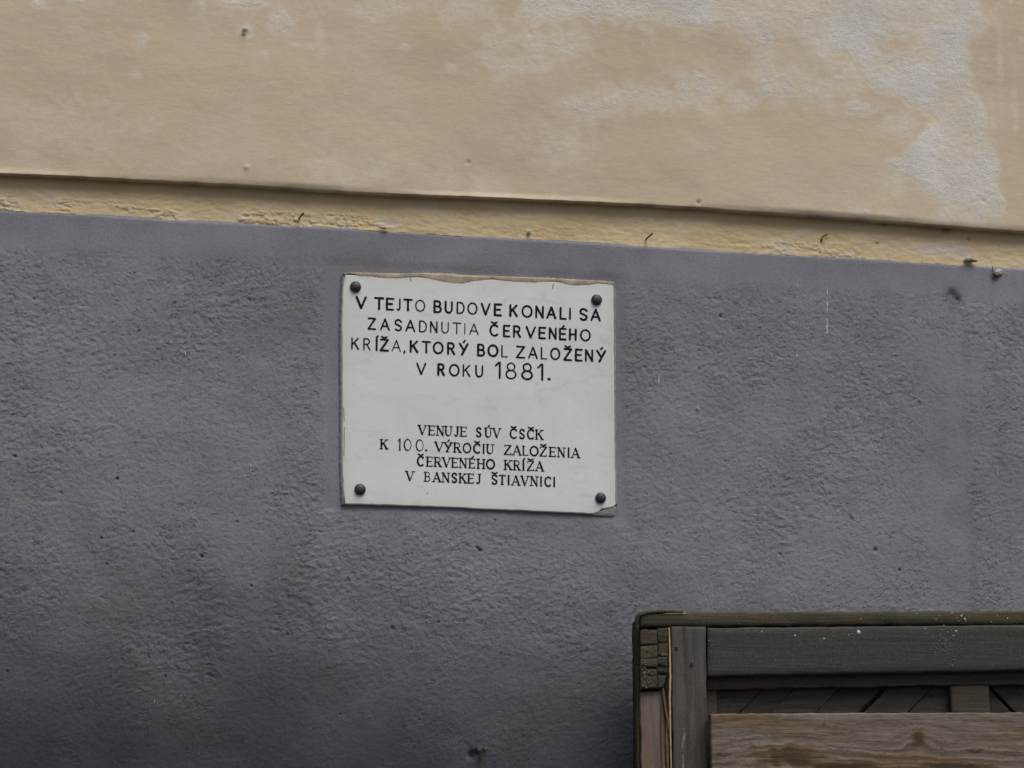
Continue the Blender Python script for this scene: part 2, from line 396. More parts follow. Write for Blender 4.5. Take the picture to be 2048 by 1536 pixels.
# bare-plaster patches, drawn as surveyed outlines and roughened by noise
def pu(pts): return [W(a, b, Y_UP) for a, b in pts]
PATCH = pu([(1045, -60), (1048, 30), (1062, 58), (1100, 40), (1130, 30), (1165, 36), (1195, 50), (1225, 40), (1290, 40), (1340, 50), (1400, 52), (1480, 55), (1484, 85), (1510, 96),
            (1570, 75), (1600, 95), (1640, 120), (1690, 110), (1720, 150), (1750, 180), (1800, 190), (1810, 215), (1850, 222), (1875, 240), (1850, 262), (1825, 290), (1764, 330), (1780, 340), (1830, 355),
            (1850, 385), (1885, 395), (1862, 440), (1990, 448), (2012, 415), (2000, 395), (1985, 370), (2005, 330), (1985, 290), (1968, 215), (1950, 160), (1935, 130), (1938, 70), (1965, 65), (1985, 45), (1955, 10), (1945, -60)])
ISL = [pu([(1750, 75), (1765, 70), (1790, 80), (1830, 76), (1820, 95), (1770, 100)]), pu([(1535, 90), (1600, 75), (1605, 110), (1560, 100)]), pu([(1670, 100), (1690, 95), (1690, 130), (1672, 120)])]
SM = [(1170, 215, 50, 34, .55), (1240, 195, 60, 34, .50), (1320, 195, 60, 30, .55), (1400, 175, 70, 40, .55), (1480, 200, 50, 25, .5), (1560, 160, 60, 45, .55), (1620, 180, 60, 35, .55), (1720, 215, 40, 16, .6), (1690, 150, 60, 40, .5),
      (1800, 250, 40, 30, .45), (1530, 130, 30, 40, .5), (1790, 370, 40, 20, .45), (1130, 85, 45, 40, .5), (1070, 100, 50, 45, .5), (1040, 130, 60, 20, .4), (1120, 290, 90, 60, .3), (1000, 110, 40, 55, .45), (930, 20, 60, 25, .45), (800, 12, 60, 14, .45),
      (735, 25, 40, 20, .45), (565, 45, 22, 26, .65), (490, 60, 14, 12, .9), (480, 4, 50, 12, .7), (640, 60, 12, 45, .4), (620, 90, 40, 8, .4), (530, 105, 20, 10, .45), (285, 78, 22, 16, .5), (270, 150, 16, 10, .45), (80, 8, 16, 10, .7), (155, 4, 20, 8, .65),
      (812, 95, 12, 9, .65), (1015, 135, 22, 16, .5), (905, 132, 15, 12, .4), (405, 14, 8, 18, .4), (700, 330, 130, 50, .24), (900, 360, 130, 40, .28), (140, 250, 180, 90, .18), (1900, 330, 60, 90, .4), (1335, 415, 18, 6, .4), (1730, 425, 50, 8, .45), (2000, 130, 8, 100, .35), (1985, 250, 10, 60, .3), (2030, 200, 8, 90, .3)]
wxu = Xu + .014 * fbm(Xu * 24, Zu * 24, 94, 5, .72); wzu = Zu + .014 * fbm(Xu * 24, Zu * 24, 95, 5, .72)
bare = inpoly(wxu, wzu, PATCH).astype(float)
for q in ISL: bare = bare * (1 - inpoly(wxu, wzu, q))
for _ in range(12):
    bare[1:-1, 1:-1] = (bare[1:-1, 1:-1] * 2 + bare[:-2, 1:-1] + bare[2:, 1:-1] + bare[1:-1, :-2] + bare[1:-1, 2:]) / 6
bare = bare * (.72 + .3 * sst(-.3, .4, fbm(Xu * 9, Zu * 9, 97, 3)))
nzz = fbm(Xu * 26, Zu * 30, 96, 4, .6)
for (a, b, ra, rb, st_) in SM:
    cx, cz = W(a, b, Y_UP); k = .00096
    bare = np.maximum(bare, min(1, 1.3 * st_) * np.clip(np.exp(-(((Xu - cx) / (ra * k)) ** 2 + ((Zu - cz) / (rb * k)) ** 2) * .8) + .55 * nzz * np.exp(-(((Xu - cx) / (ra * 1.4 * k)) ** 2 + ((Zu - cz) / (rb * 1.4 * k)) ** 2)), 0, 1))
bare = np.maximum(bare, .32 * sst(.30, .75, nzz + .25 * sst(.25, .45, RV)) * sst(.2, .4, RV))
hu = .0035 * fbm(Xu * 2.1, Zu * 2.6, 101, 3) + .0007 * fbm(Xu * 9, Zu * 11, 102, 3) + .00016 * fbm(Xu * 60, Zu * 80, 103, 3)
hu = hu - .0003 * sst(.2, .9, bare) + .0004 * sst(.3, .6, bare) * fbm(Xu * 110, Zu * 110, 104, 2)
darku = np.zeros_like(Xu)
for (a, b, r_, dep) in [(490, 62, .005, .002), (496, 68, .0022, .003), (1528, 75, .0015, .003), (1527, 82, .0015, .003), (1397, 405, .003, .006), (937, 324, .003, .004), (493, 335, .004, -.003), (1966, 402, .003, .003), (1060, 68, .004, .002)]:
    cx, cz = W(a, b, Y_UP); g = np.exp(-((Xu - cx) ** 2 + (Zu - cz) ** 2) / r_ ** 2); hu = hu - dep * g; darku = darku + (.6 * g if dep > .005 else 0)
darku = darku + .55 * (1 - sst(0, .010, RV)) * sst(-.2, .5, fbm(Xu * 12, Xu * 0, 106, 3))  # darker tone along the lip and underside of the overhang
Yu = Y_UP + OY - hu * front
link('upper_wall', grid_mesh('upper_wall', Xu, Yu, Zu, {'bare': np.clip(bare, 0, 1), 'dirt_dark': np.clip(darku, 0, 1)}, flip=True), building, MAT['upper'])

# ---- plaster crumbs and white splashes that are part of the wall
def blob(name, c, r, mat, parent, seed=0, squash=(1, 1, 1), sub=2, amp=.35):
    bm = bmesh.new(); bmesh.ops.create_icosphere(bm, subdivisions=sub, radius=1)
    rnd = random.Random(seed)
    off = rnd.uniform(0, 100)
    for v_ in bm.verts:
        n = float(perlin(np.array(v_.co.x * 1.7 + off), np.array(v_.co.z * 1.7 + v_.co.y * 2.1), seed)) + .5 * float(perlin(np.array(v_.co.x * 4 + off), np.array(v_.co.z * 4 + v_.co.y * 3), seed + 1))
        v_.co = Vector((v_.co.x * squash[0], v_.co.y * squash[1], v_.co.z * squash[2])) * r * (1 + amp * n)
    me = bpy.data.meshes.new(name); bm.to_mesh(me); bm.free()
    o = link(name, me, parent, mat); o.location = c; return o
def wall_y(px, py):
    x, z = W(px, py, 0); v = np.array(float(E2(np.array(x))) - z)
    # the plinth falls back lower down: follow the sight line to it
    for _ in range(6):
        y = float(plinth_depth(np.array([[x]]), np.array([[float(v)]]))[0][0, 0]) if v > 0 else .004
        x, z = W(px, py, y); v = np.array(float(E2(np.array(x))) - z)
    return x, y, z
for k, (px, py, r, sq) in enumerate([(1938, 519, .0075, (1.3, .6, .7)), (1996, 546, .0085, (1.2, .6, .8)), (490, 60, .006, (1, .5, 1)), (768, 456, .006, (1.5, .5, .5)), (1058, 465, .004, (1, .7, 1))]):
    yy = Y_UP if py < 200 else 0.0
    x, z = W(px, py, yy)
    o = blob('plaster_crumb', (x, yy - .003, z), r, MAT['flake'], building, 20 + k, sq)
for k, (px, py, r, sq) in enumerate([(1943, 523, .0045, (2.2, .8, .6)), (1930, 523, .003, (2.5, .6, .5)), (1990, 550, .005, (1.6, .7, 1.0)), (1983, 541, .002, (.6, .6, 4))]):
    x, z = W(px, py, 0.0)
    blob('dust_clump', (x, -.006, z), r, MAT['web'], building, 40 + k, sq)
for k, (px, py, r, sq) in enumerate([(958, 1499, .0052, (1, .7, 1.1)), (970, 1498, .0050, (1.1, .7, .9))]):
    x, y, z = wall_y(px, py); blob('broken_anchor', (x, y - .006, z), r, MAT['web'], building, 50 + k, sq)
x, y, z = wall_y(962, 1515); blob('broken_anchor', (x, y - .002, z), .0045, MAT['red'], building, 55, (.8, .5, 1.6))

def splash(pts, wid, seed):
    """a thin white run of dried paint lying on the plinth"""
    rnd = random.Random(seed); vs = []; fs = []
    for (pa, pb) in pts:
        n = max(2, int(abs(pb[1] - pa[1]) / 3)); ring = []
        for i in range(n + 1):
            t = i / n; px = pa[0] + (pb[0] - pa[0]) * t + rnd.uniform(-.4, .4); py = pa[1] + (pb[1] - pa[1]) * t
            x, y, z = wall_y(px, py); w = wid * .00048 * rnd.uniform(.5, 1.3) * (.35 if i in (0, n) else 1)
            ring.append(len(vs)); vs += [(x - w, y - .0006, z), (x, y - .0016, z), (x + w, y - .0006, z)]
        for a, b in zip(ring, ring[1:]): fs += [(a, b, b + 1, a + 1), (a + 1, b + 1, b + 2, a + 2)]
    return link('paint_run', pymesh('paint_run', vs, fs), building, MAT['white'])
splash([((1654, 577), (1654, 590)), ((1654, 600), (1654, 627)), ((1654, 636), (1653, 668))], 2.6, 1)
splash([((1594, 566), (1594, 578))], 1.8, 2)
splash([((1588, 696), (1593, 702)), ((1592, 702), (1594, 716))], 2.2, 3)
splash([((370, 693), (370, 698)), ((369, 701), (371, 712))], 2.6, 4)
splash([((501, 928), (501, 936)), ((502, 938), (500, 944))], 1.8, 5)
splash([((1318, 748), (1317, 766)), ((1316, 785), (1316, 789))], 2.0, 6)
splash([((1994, 940), (1995, 950)), ((1996, 956), (1996, 962))], 2.6, 7)
splash([((309, 1398), (309, 1408))], 1.8, 8)

# ------------------------------------------------------------------ ground
vs = [(-200, -200, 0), (200, -200, 0), (200, 200, 0), (-200, 200, 0)]
tag(link('ground', pymesh('ground', vs, [(0, 1, 2, 3)]), None, MAT['asphalt']), kind='structure')

# ------------------------------------------------------------------ nails driven into the band
def rod(pts, r0, r1, head=0.0, n=8):
    vs = []; fs = []
    P_ = [Vector(p) for p in pts]
    for i, p in enumerate(P_):
        d = (P_[min(i + 1, len(P_) - 1)] - P_[max(i - 1, 0)]).normalized(); q = d.to_track_quat('Z', 'Y')
        r = r0 + (r1 - r0) * i / (len(P_) - 1)
        for k in range(n): vs.append(p + q @ Vector((r * math.cos(2 * math.pi * k / n), r * math.sin(2 * math.pi * k / n), 0)))
    for i in range(len(P_) - 1):
        for k in range(n): fs.append((i * n + k, i * n + (k + 1) % n, (i + 1) * n + (k + 1) % n, (i + 1) * n + k))
    fs.append(tuple(range(n))[::-1]); fs.append(tuple((len(P_) - 1) * n + k for k in range(n)))
    return vs, fs
def nail(px, py, length, r, label, bend=None):
    x, z = W(px, py, .006)
    t = thing('rusty_nail', (x, .006, z), label, 'nail', 'rusty nails sticking out of the ochre band')
    pts = [(0, .01, 0), (0, -length * .5, .0005), (.0012, -length * .93, .001)]
    if bend: pts = [(0, .01, -.004), (-.001, -.004, -.002), (-.001, -.008, .004), (.003, -.011, .009), (.008, -.012, .010)]
    a, b = rod(pts, r, r * .85); link('shank', pymesh('shank', [tuple(q) for q in a], b, True), t, MAT['rust'])
    e = Vector(pts[-1]); a, b = rod([e, e + Vector((.0002, -.0016, .0003))], r * 1.5, r * 1.35)
    link('head', pymesh('head', [tuple(q) for q in a], b), t, MAT['rust'])
    return t
nail(598, 438, .040, .0016, 'straight rusty nail in the ochre band, up and to the left of the plaque')
nail(1291.5, 479, .042, .0017, 'straight rusty nail in the ochre band, up and to the right of the plaque')
nail(1642, 482, .03, .0016, 'bent hook-shaped rusty nail in the flaking ochre band at the right', True)

# ------------------------------------------------------------------ plaque
PY = -.0055                                       # front face of the slab
pc = W(958, 790, PY)
plaque = thing('memorial_plaque', (pc[0], PY, pc[1]), 'white marble memorial plaque with black engraved letters and four dark bolts on the grey plinth', 'plaque')
def pl(px, py):
    x, z = W(px, py, PY); return x - pc[0], z - pc[1]
def densify(pts, step, jit, rnd):
    out = []
    for i in range(len(pts)):
        a = Vector(pts[i]); b = Vector(pts[(i + 1) % len(pts)]); n = max(1, int((b - a).length / step))
        for k in range(n):
            p = a.lerp(b, k / n); out.append((p.x + (rnd.uniform(-jit, jit) if k else 0), p.y + (rnd.uniform(-jit, jit) if k else 0)))
    return out
rnd = random.Random(3)
outl = [(690, 549), (760, 551), (900, 556), (1060, 561), (1227, 567), (1228, 640), (1229, 780), (1230, 900), (1230, 938), (1231.5, 946), (1231, 1000), (1232, 1009), (1228, 1014), (1216, 1017), (1203, 1018.5), (1198, 1024), (1187, 1028), (1100, 1024), (1000, 1020), (900, 1015), (800, 1011.5), (690, 1008), (687, 985), (684.5, 940), (684, 800), (683.5, 640), (685.5, 575)]
op = densify([pl(*p) for p in outl], .010, .0005, rnd)
def slab_mesh(op, th, ch):
    """closed slab: outline op in (x, z), chamfered front edge, front grid for stains"""
    n = len(op); cx = sum(p[0] for p in op) / n; cz = sum(p[1] for p in op) / n
    A = np.array(op); nx = np.roll(A, -1, 0) - np.roll(A, 1, 0); nrm = np.stack([nx[:, 1], -nx[:, 0]], -1); nrm /= np.linalg.norm(nrm, axis=1)[:, None] + 1e-9
    if ((A - [cx, cz]) * nrm).sum() < 0: nrm = -nrm
    rings = [(A, th), (A, ch), (A - nrm * ch * .35, ch * .35), (A - nrm * ch, 0), ([cx, cz] + (A - nrm * ch - [cx, cz]) * .955, 0), ([cx, cz] + (A - nrm * ch - [cx, cz]) * .86, 0)]
    vs = []; fs = []; st = []
    for q, (R_, y) in enumerate(rings):
        for p in R_: vs.append((p[0], y, p[1])); st.append([1, 1, .5, .3, .10, 0][q])
    for q in range(len(rings) - 1):
        for i in range(n): j = (i + 1) % n; fs.append((q * n + i, q * n + j, (q + 1) * n + j, (q + 1) * n + i))
    fs.append(tuple((len(rings) - 1) * n + i for i in range(n)))
    fs.append(tuple(range(n))[::-1])
    me = pymesh('slab', vs, fs); at = me.attributes.new('stain', 'FLOAT', 'POINT'); at.data.foreach_set('value', st)
    bm = bmesh.new(); bm.from_mesh(me); bmesh.ops.recalc_face_normals(bm, faces=bm.faces); bm.to_mesh(me); bm.free()
    return me
slab = link('slab', slab_mesh(op, .018, .0022), plaque, MAT['marble'])

# mortar smeared over the top edge and the gap at the broken corner
def smear(name, top, bot, mat, y0, y1, seed, step=2.0, parent=None):
    rnd = random.Random(seed); a = np.array(top, float); b = np.array(bot, float)
    xs_ = np.arange(max(a[0, 0], b[0, 0]), min(a[-1, 0], b[-1, 0]) + .1, step); nv = 8
    vs = []; fs = []
    for px in xs_:
        ta = np.interp(px, a[:, 0], a[:, 1]) + rnd.uniform(-.8, .8); tb = np.interp(px, b[:, 0], b[:, 1]) + rnd.uniform(-.9, .9)
        for k in range(nv):
            t = k / (nv - 1); x, z = pl(px, ta + (tb - ta) * t)
            tq = min(1.0, t * 4) if name == 'mortar_lip' else t
            y = y0 * (1 - tq) + y1 * tq - .0004 * math.sin(math.pi * min(1, t * 1.02)) ** .6 - .0003 * float(perlin(np.array(px * .12), np.array(t * 4.0), seed))
            if k == nv - 1: y = y1 + .0008
            if k == 0: y = y0 + .004
            vs.append((x, y, z))
    for i in range(len(xs_) - 1):
        for k in range(nv - 1): o = i * nv + k; fs.append((o, o + 1, o + nv + 1, o + nv))
    return link(name, pymesh(name, vs, fs, True), parent or plaque, mat)
smear('mortar_lip', [(688, 545), (720, 543), (800, 545), (880, 543), (960, 549), (1080, 553), (1150, 556), (1229, 562)],
      [(688, 548), (700, 548), (722, 552), (760, 556), (790, 558), (812, 556), (840, 553.5), (860, 558), (880, 564), (902, 568), (925, 569), (950, 563), (985, 558), (1010, 562), (1030, 564), (1070, 566), (1100, 563), (1120, 565), (1140, 572), (1175, 571), (1200, 567), (1229, 571)], MAT['mortar'], .007, -.0003, 5)
smear('mortar_patch', [(1184, 1026), (1200, 1021), (1216, 1016), (1233, 1010)], [(1184, 1030), (1210, 1032), (1233, 1031)], MAT['gmortar'], .0015, .0035, 6)
# grey mortar frame rubbed around the slab
def crumb_strip(pts, seed, w):
    rnd = random.Random(seed); vs = []; fs = []; n = len(pts)
    dens = []
    for a, b in zip(pts, pts[1:]):
        k = max(1, int(math.dist(a, b) / 3))
        for i in range(k): dens.append((a[0] + (b[0] - a[0]) * i / k, a[1] + (b[1] - a[1]) * i / k))
    dens.append(pts[-1])
    for i, (px, py) in enumerate(dens):
        q = dens[min(i + 1, len(dens) - 1)]; p = dens[max(i - 1, 0)]; d = Vector((q[0] - p[0], q[1] - p[1])).normalized(); nn = Vector((d.y, -d.x))
        for k, t in enumerate((-.6, -.1, .5, 1.0)):
            ww = w * (1 + .35 * rnd.uniform(-1, 1)); x, z = pl(px + nn.x * ww * t, py + nn.y * ww * t)
            vs.append((x, (.0015, .0012, .0035, .0085)[k] + rnd.uniform(-.0002, .0002), z))
    for i in range(len(dens) - 1):
        for k in range(3): o = i * 4 + k; fs.append((o, o + 1, o + 5, o + 4))
    return link('mortar_joint', pymesh('mortar_joint', vs, fs, True), plaque, MAT['gmortar'])
crumb_strip([(687, 552), (682.5, 640), (683, 800), (683, 940), (687, 1008)], 1, -4)
crumb_strip([(1229, 566), (1230, 700), (1231, 900), (1233, 1008)], 2, 4)

# ---- bolts
def dome_mesh():
    prof_ = [(.0108, .0), (.0110, -.0016), (.0102, -.0040), (.0082, -.0060), (.0052, -.0073), (.0018, -.0078)]
    vs = []; fs = []; n = 20
    for (r, y) in prof_:
        for k in range(n): a = 2 * math.pi * k / n; vs.append((r * math.cos(a), y, r * math.sin(a)))
    for q in range(len(prof_) - 1):
        for k in range(n): fs.append((q * n + k, q * n + (k + 1) % n, (q + 1) * n + (k + 1) % n, (q + 1) * n + k))
    fs.append(tuple((len(prof_) - 1) * n + k for k in range(n)))
    me = pymesh('bolt_head', vs, fs, True)
    bm = bmesh.new(); bm.from_mesh(me); bmesh.ops.recalc_face_normals(bm, faces=bm.faces); bm.to_mesh(me); bm.free()
    return me
dm = dome_mesh(); dm.materials.append(MAT['screw'])
for (px, py, s_) in [(711, 574, 1.0), (1193, 600, 1.0), (720, 979, 1.0), (1201, 996, .98)]:
    o = bpy.data.objects.new('bolt_head', dm); COL.objects.link(o); o.parent = plaque
    x, z = pl(px, py); o.location = (x, -.0002, z); o.scale = (s_, 1, s_)

# ---- letters: each an individual painted relief on the slab
def arc(cx, cy, rx, ry, a0, a1, n=12): return [(cx + rx * math.cos(R(a0 + (a1 - a0) * i / n)), cy + ry * math.sin(R(a0 + (a1 - a0) * i / n))) for i in range(n + 1)]
# glyphs: list of (points, thickness class) in a unit box, x 0..1, y 0..1 (cap height); T thick, t thin
G = {
 'V': [([(0, 1), (.5, 0)], 'T'), ([(.5, 0), (1, 1)], 't')],
 'T': [([(0, 1), (1, 1)], 't'), ([(.5, 1), (.5, 0)], 'T')],
 'E': [([(.05, 0), (.05, 1)], 'T'), ([(.05, 1), (1, 1)], 't'), ([(.05, .52), (.85, .52)], 't'), ([(.05, 0), (1, 0)], 't')],
 'J': [([(.85, 1), (.85, .2), (.7, .05), (.45, -.02), (.1, .08)], 'T')],
 'O': [(arc(.5, .5, .5, .5, 90, 270), 'T'), (arc(.5, .5, .5, .5, 270, 450), 'T')],
 'B': [([(.08, 0), (.08, 1)], 'T'), ([(.08, 1), (.55, 1)] + arc(.55, .76, .33, .24, 90, -90, 8) + [(.08, .52)], 't'), ([(.08, .52), (.6, .52)] + arc(.6, .26, .38, .26, 90, -90, 8) + [(.08, 0)], 't')],
 'U': [([(.03, 1), (.03, .35)] + arc(.5, .35, .47, .35, 180, 270, 6), 'T'), (arc(.5, .35, .47, .35, 270, 360, 6) + [(.97, 1)], 't')],
 'D': [([(.08, 0), (.08, 1)], 'T'), ([(.08, 1), (.4, 1)] + arc(.45, .5, .53, .5, 80, -80, 12) + [(.4, 0), (.08, 0)], 't')],
 'K': [([(.06, 0), (.06, 1)], 'T'), ([(.95, 1), (.1, .42)], 't'), ([(.38, .62), (1, 0)], 'T')],
 'N': [([(.05, 0), (.05, 1)], 't'), ([(.05, 1), (.95, 0)], 'T'), ([(.95, 0), (.95, 1)], 't')],
 'A': [([(0, 0), (.5, 1)], 't'), ([(.5, 1), (1, 0)], 'T'), ([(.2, .33), (.8, .33)], 't')],
 'L': [([(.06, 1), (.06, 0)], 'T'), ([(.06, 0), (1, 0)], 't')],
 'I': [([(.5, 1), (.5, 0)], 'T')],
 'S': [([(.94, .82)] + arc(.5, .75, .42, .25, 35, 180, 8) + [(.12, .62), (.5, .5), (.86, .38)] + arc(.5, .27, .45, .27, 0, -145, 10), 'T')],
 'Z': [([(.05, 1), (.97, 1)], 't'), ([(.97, 1), (.03, 0)], 'T'), ([(.03, 0), (1, 0)], 't')],
 'C': [(arc(.55, .5, .53, .5, 48, 312, 16), 'T')],
 'R': [([(.08, 0), (.08, 1)], 'T'), ([(.08, 1), (.55, 1)] + arc(.55, .75, .36, .25, 90, -90, 8) + [(.08, .5)], 't'), ([(.5, .5), (1, 0)], 'T')],
 'H': [([(.05, 0), (.05, 1)], 'T'), ([(.95, 0), (.95, 1)], 'T'), ([(.05, .52), (.95, .52)], 't')],
 'Y': [([(0, 1), (.5, .45)], 'T'), ([(1, 1), (.5, .45)], 't'), ([(.5, .45), (.5, 0)], 'T')],
 'y': [([(0, 1), (.52, .42)], 'T'), ([(1.0, 1), (.30, 0)], 'T')],
 '1': [([(.05, .78), (.62, 1)], 't'), ([(.75, 1), (.75, 0)], 'T')],
 '8': [(arc(.5, .76, .38, .24, 0, 360, 18), 't'), (arc(.5, .27, .5, .27, 0, 360, 20), 'T')],
 '0': [(arc(.5, .5, .5, .5, 90, 270), 'T'), (arc(.5, .5, .5, .5, 270, 450), 't')],
}
SER = {'V': [(0, 1), (1, 1)], 'T': [(.5, 0)], 'E': [(.05, 0, 1), (.05, 1, 1)], 'J': [(.85, 1)], 'B': [(.08, 1, 1), (.08, 0, 1)], 'U': [(.03, 1), (.97, 1)], 'D': [(.08, 1, 1), (.08, 0, 1)],
       'K': [(.06, 0), (.06, 1), (.93, 1), (1, 0)], 'N': [(.05, 0), (.05, 1), (.95, 1)], 'A': [(0, 0), (1, 0)], 'L': [(.06, 1)], 'I': [(.5, 0), (.5, 1)], 'R': [(.08, 0), (.08, 1, 1), (1, 0)], 'H': [(.05, 0), (.05, 1), (.95, 0), (.95, 1)],
       'y': [(0, 1), (1, 1), (.4, 0)], '1': [(.75, 0)]}
def ribbon(vs, fs, pts, w, y):
    """round-ended stroke of width w along pts (metres), top at depth y, sides down to the slab"""
    P_ = [Vector(p) for p in pts]; q = [P_[0]]
    for a, b in zip(P_, P_[1:]):
        n = max(1, int((b - a).length / .0035))
        for k in range(1, n + 1): q.append(a.lerp(b, k / n))
    L = []; Rr = []; n = len(q)
    for i, p in enumerate(q):
        d = (q[min(i + 1, n - 1)] - q[max(i - 1, 0)]);
        if d.length < 1e-9: d = Vector((1, 0))
        d.normalize(); nn = Vector((-d.y, d.x)); ww = w * .5 * lr.uniform(.86, 1.1)
        L.append(p + nn * ww); Rr.append(p - nn * ww)
        if i == 0: d0 = d
        d1 = d
    cap0 = [q[0] - d0 * w * .42 + (L[0] - q[0]) * .55, q[0] - d0 * w * .42 + (Rr[0] - q[0]) * .55]
    cap1 = [q[-1] + d1 * w * .42 + (Rr[-1] - q[-1]) * .55, q[-1] + d1 * w * .42 + (L[-1] - q[-1]) * .55]
    L = [cap0[0]] + L + [cap1[1]]; Rr = [cap0[1]] + Rr + [cap1[0]]
    b0 = len(vs); m = len(L)
    for l, r in zip(L, Rr): vs += [(l.x, y, l.y), (r.x, y, r.y), (l.x, .0004, l.y), (r.x, .0004, r.y)]
    for i in range(m - 1):
        o = b0 + i * 4; fs += [(o, o + 1, o + 5, o + 4), (o, o + 4, o + 6, o + 2), (o + 1, o + 3, o + 7, o + 5)]
    o = b0; fs.append((o, o + 2, o + 3, o + 1)); o = b0 + (m - 1) * 4; fs.append((o, o + 1, o + 3, o + 2))
BASE = {'Č': 'C', 'É': 'E', 'Í': 'I', 'Ž': 'Z', 'Ý': 'y', 'Ú': 'U', 'Š': 'S'}
NLET = [0]
def letter(ch, cx, base, w, cap, ox, oy, k, slope, thick, thin, serif, worn=False, wt_=1.0):
    """cx, base, w, cap measured in an enlargement k of the plaque whose corner is (ox, oy)"""
    vs = []; fs = []; layer = [0]
    def pt(u, v_):
        X_ = cx + (u - .5) * w + v_ * cap * .012; Y_ = base - v_ * cap + (u - .5) * w * slope
        return pl(ox + X_ / k, oy + Y_ / k)
    def st(pts, wd):
        layer[0] += 1
        ribbon(vs, fs, [pt(*p) for p in pts], wd * .00106 / k * wt_, -.00035 - .00004 * layer[0])
    if ch == '.': st([(.35, .05), (.65, .04)], thick * 1.05)
    elif ch == ',': st([(.55, .06), (.6, .0), (.35, -.16)], thick * .9)
    else:
        g = BASE.get(ch, ch)
        if g == 'Y': g = 'y'
        for pts, c in G[g]: st(pts, thick if c == 'T' else thin)
        if serif:
            sw = 9.5 / w if w > 20 else .35
            if ch == '1': sw = .25
            for s_ in SER.get(g, []):
                a = s_[0] - sw; b = s_[0] + (sw if len(s_) == 2 else .0)
                st([(a, s_[1]), (b, s_[1])], thin * .9)
            if g in 'EL': st([(1, 0), (1, .16)], thin * .9)
            if g == 'E': st([(1, 1), (1, .86)], thin * .9)
            if g == 'T': st([(0, 1), (0, .86)], thin * .9); st([(1, 1), (1, .86)], thin * .9)
            if g == 'Z': st([(.05, 1), (.05, .85)], thin * .9); st([(1, 0), (1, .16)], thin * .9)
            if g == 'S': st([(.92, .98), (.92, .78)], thin * .9); st([(.06, .04), (.06, .24)], thin * .9)
            if g == 'C': st([(.96, .98), (.94, .76)], thin * .9)
        if ch in 'ČŽŠ': 
            hw = 17 / w; st([(.5 - hw, 1.27), (.5, 1.14)], thick * .85); st([(.5, 1.14), (.5 + hw, 1.27)], thick * .85)
        if ch in 'ÉÍÝÚ': hw = 8 / w; st([(.5 - hw * .2, 1.13), (.5 + hw, 1.30)], thick * .85)
    me = pymesh('letter', vs, fs); me.materials.append(MAT['worn' if worn else 'ink'])
    o = bpy.data.objects.new('letter', me); COL.objects.link(o); o.parent = slab
K = 3.4133
lr = random.Random(11)
def row(data, x0, b0, x1, b1, cap, ox, oy, thick, thin, serif):
    sl = (b1 - b0) / (x1 - x0)
    for d in data:
        ch, cx, w = d[:3]; wt_ = d[3] if len(d) > 3 else 1.0; cp = d[4] if len(d) > 4 else cap; ex = 4 if cp > cap + 10 else 0
        letter(ch, cx, b0 + (cx - x0) * sl + ex, w, cp, ox, oy, K, sl, thick, thin, serif, wt_ < .8, wt_)
row([('V', 212, 62, 1.1), ('T', 335, 56, 1.1), ('E', 408, 45), ('J', 468, 24, .75), ('T', 532, 52), ('O', 615, 60, .62), ('B', 733, 48, 1.05), ('U', 810, 46), ('D', 890, 50, .78), ('O', 972, 60, .72), ('V', 1062, 54), ('E', 1145, 44, 1.05), ('K', 1252, 48, 1.05),
     ('O', 1345, 64, .9), ('N', 1430, 50), ('A', 1510, 56), ('L', 1590, 38), ('I', 1638, 10, .85), ('S', 1730, 50), ('A', 1813, 58)], 212, 328, 1815, 413, 74, 660, 520, 14.5, 13.2, False)
row([('Z', 285, 50, .9), ('A', 375, 56, .85), ('S', 465, 46, .85), ('A', 548, 58, .85), ('D', 633, 50, .72), ('N', 708, 46, .78), ('U', 785, 46, .62), ('T', 865, 54, .62), ('I', 920, 8, .5), ('A', 982, 58, .6), ('Č', 1120, 54), ('E', 1205, 40), ('R', 1275, 46), ('V', 1370, 58),
     ('E', 1448, 42), ('N', 1520, 46), ('É', 1588, 42), ('H', 1657, 44), ('O', 1743, 62, .85)], 285, 471, 1743, 550, 72, 660, 520, 14, 12.8, False)
row([('K', 170, 46, .7), ('R', 250, 44, .65), ('Í', 318, 8), ('Ž', 370, 52), ('A', 452, 56, .55), (',', 508, 20, .8), ('K', 572, 48), ('T', 657, 54, .9), ('O', 738, 62, .9), ('R', 825, 46), ('Ý', 912, 54), ('B', 1030, 46), ('O', 1112, 62), ('L', 1190, 38, .72), ('Z', 1300, 54, .9),
     ('A', 1385, 56, .8), ('L', 1460, 38, .75), ('O', 1537, 58, .85), ('Ž', 1622, 50), ('E', 1697, 42), ('N', 1768, 48), ('Ý', 1850, 56)], 170, 608, 1850, 694, 74, 660, 520, 14.5, 13.2, False)
row([('V', 622, 58, .85), ('R', 757, 42, 1.05), ('O', 848, 62, .85), ('K', 930, 46, .75), ('U', 1018, 46, .85), ('1', 1148, 42, .95, 106), ('8', 1235, 66, .75, 106), ('8', 1345, 68, .9, 106), ('1', 1438, 42, .95, 106), ('.', 1495, 22, 1.2)], 622, 780, 1435, 814, 74, 660, 520, 14.5, 13.2, False)
S_ = (11.5, 6.2)
row([('V', 630, 46), ('E', 695, 36), ('N', 752, 42), ('U', 808, 38), ('J', 862, 24), ('E', 912, 36), ('S', 1015, 30), ('Ú', 1080, 36), ('V', 1138, 44), ('Č', 1252, 44), ('S', 1310, 32), ('Č', 1370, 44), ('K', 1428, 42)], 630, 304, 1428, 336, 62, 660, 780, *S_, True)
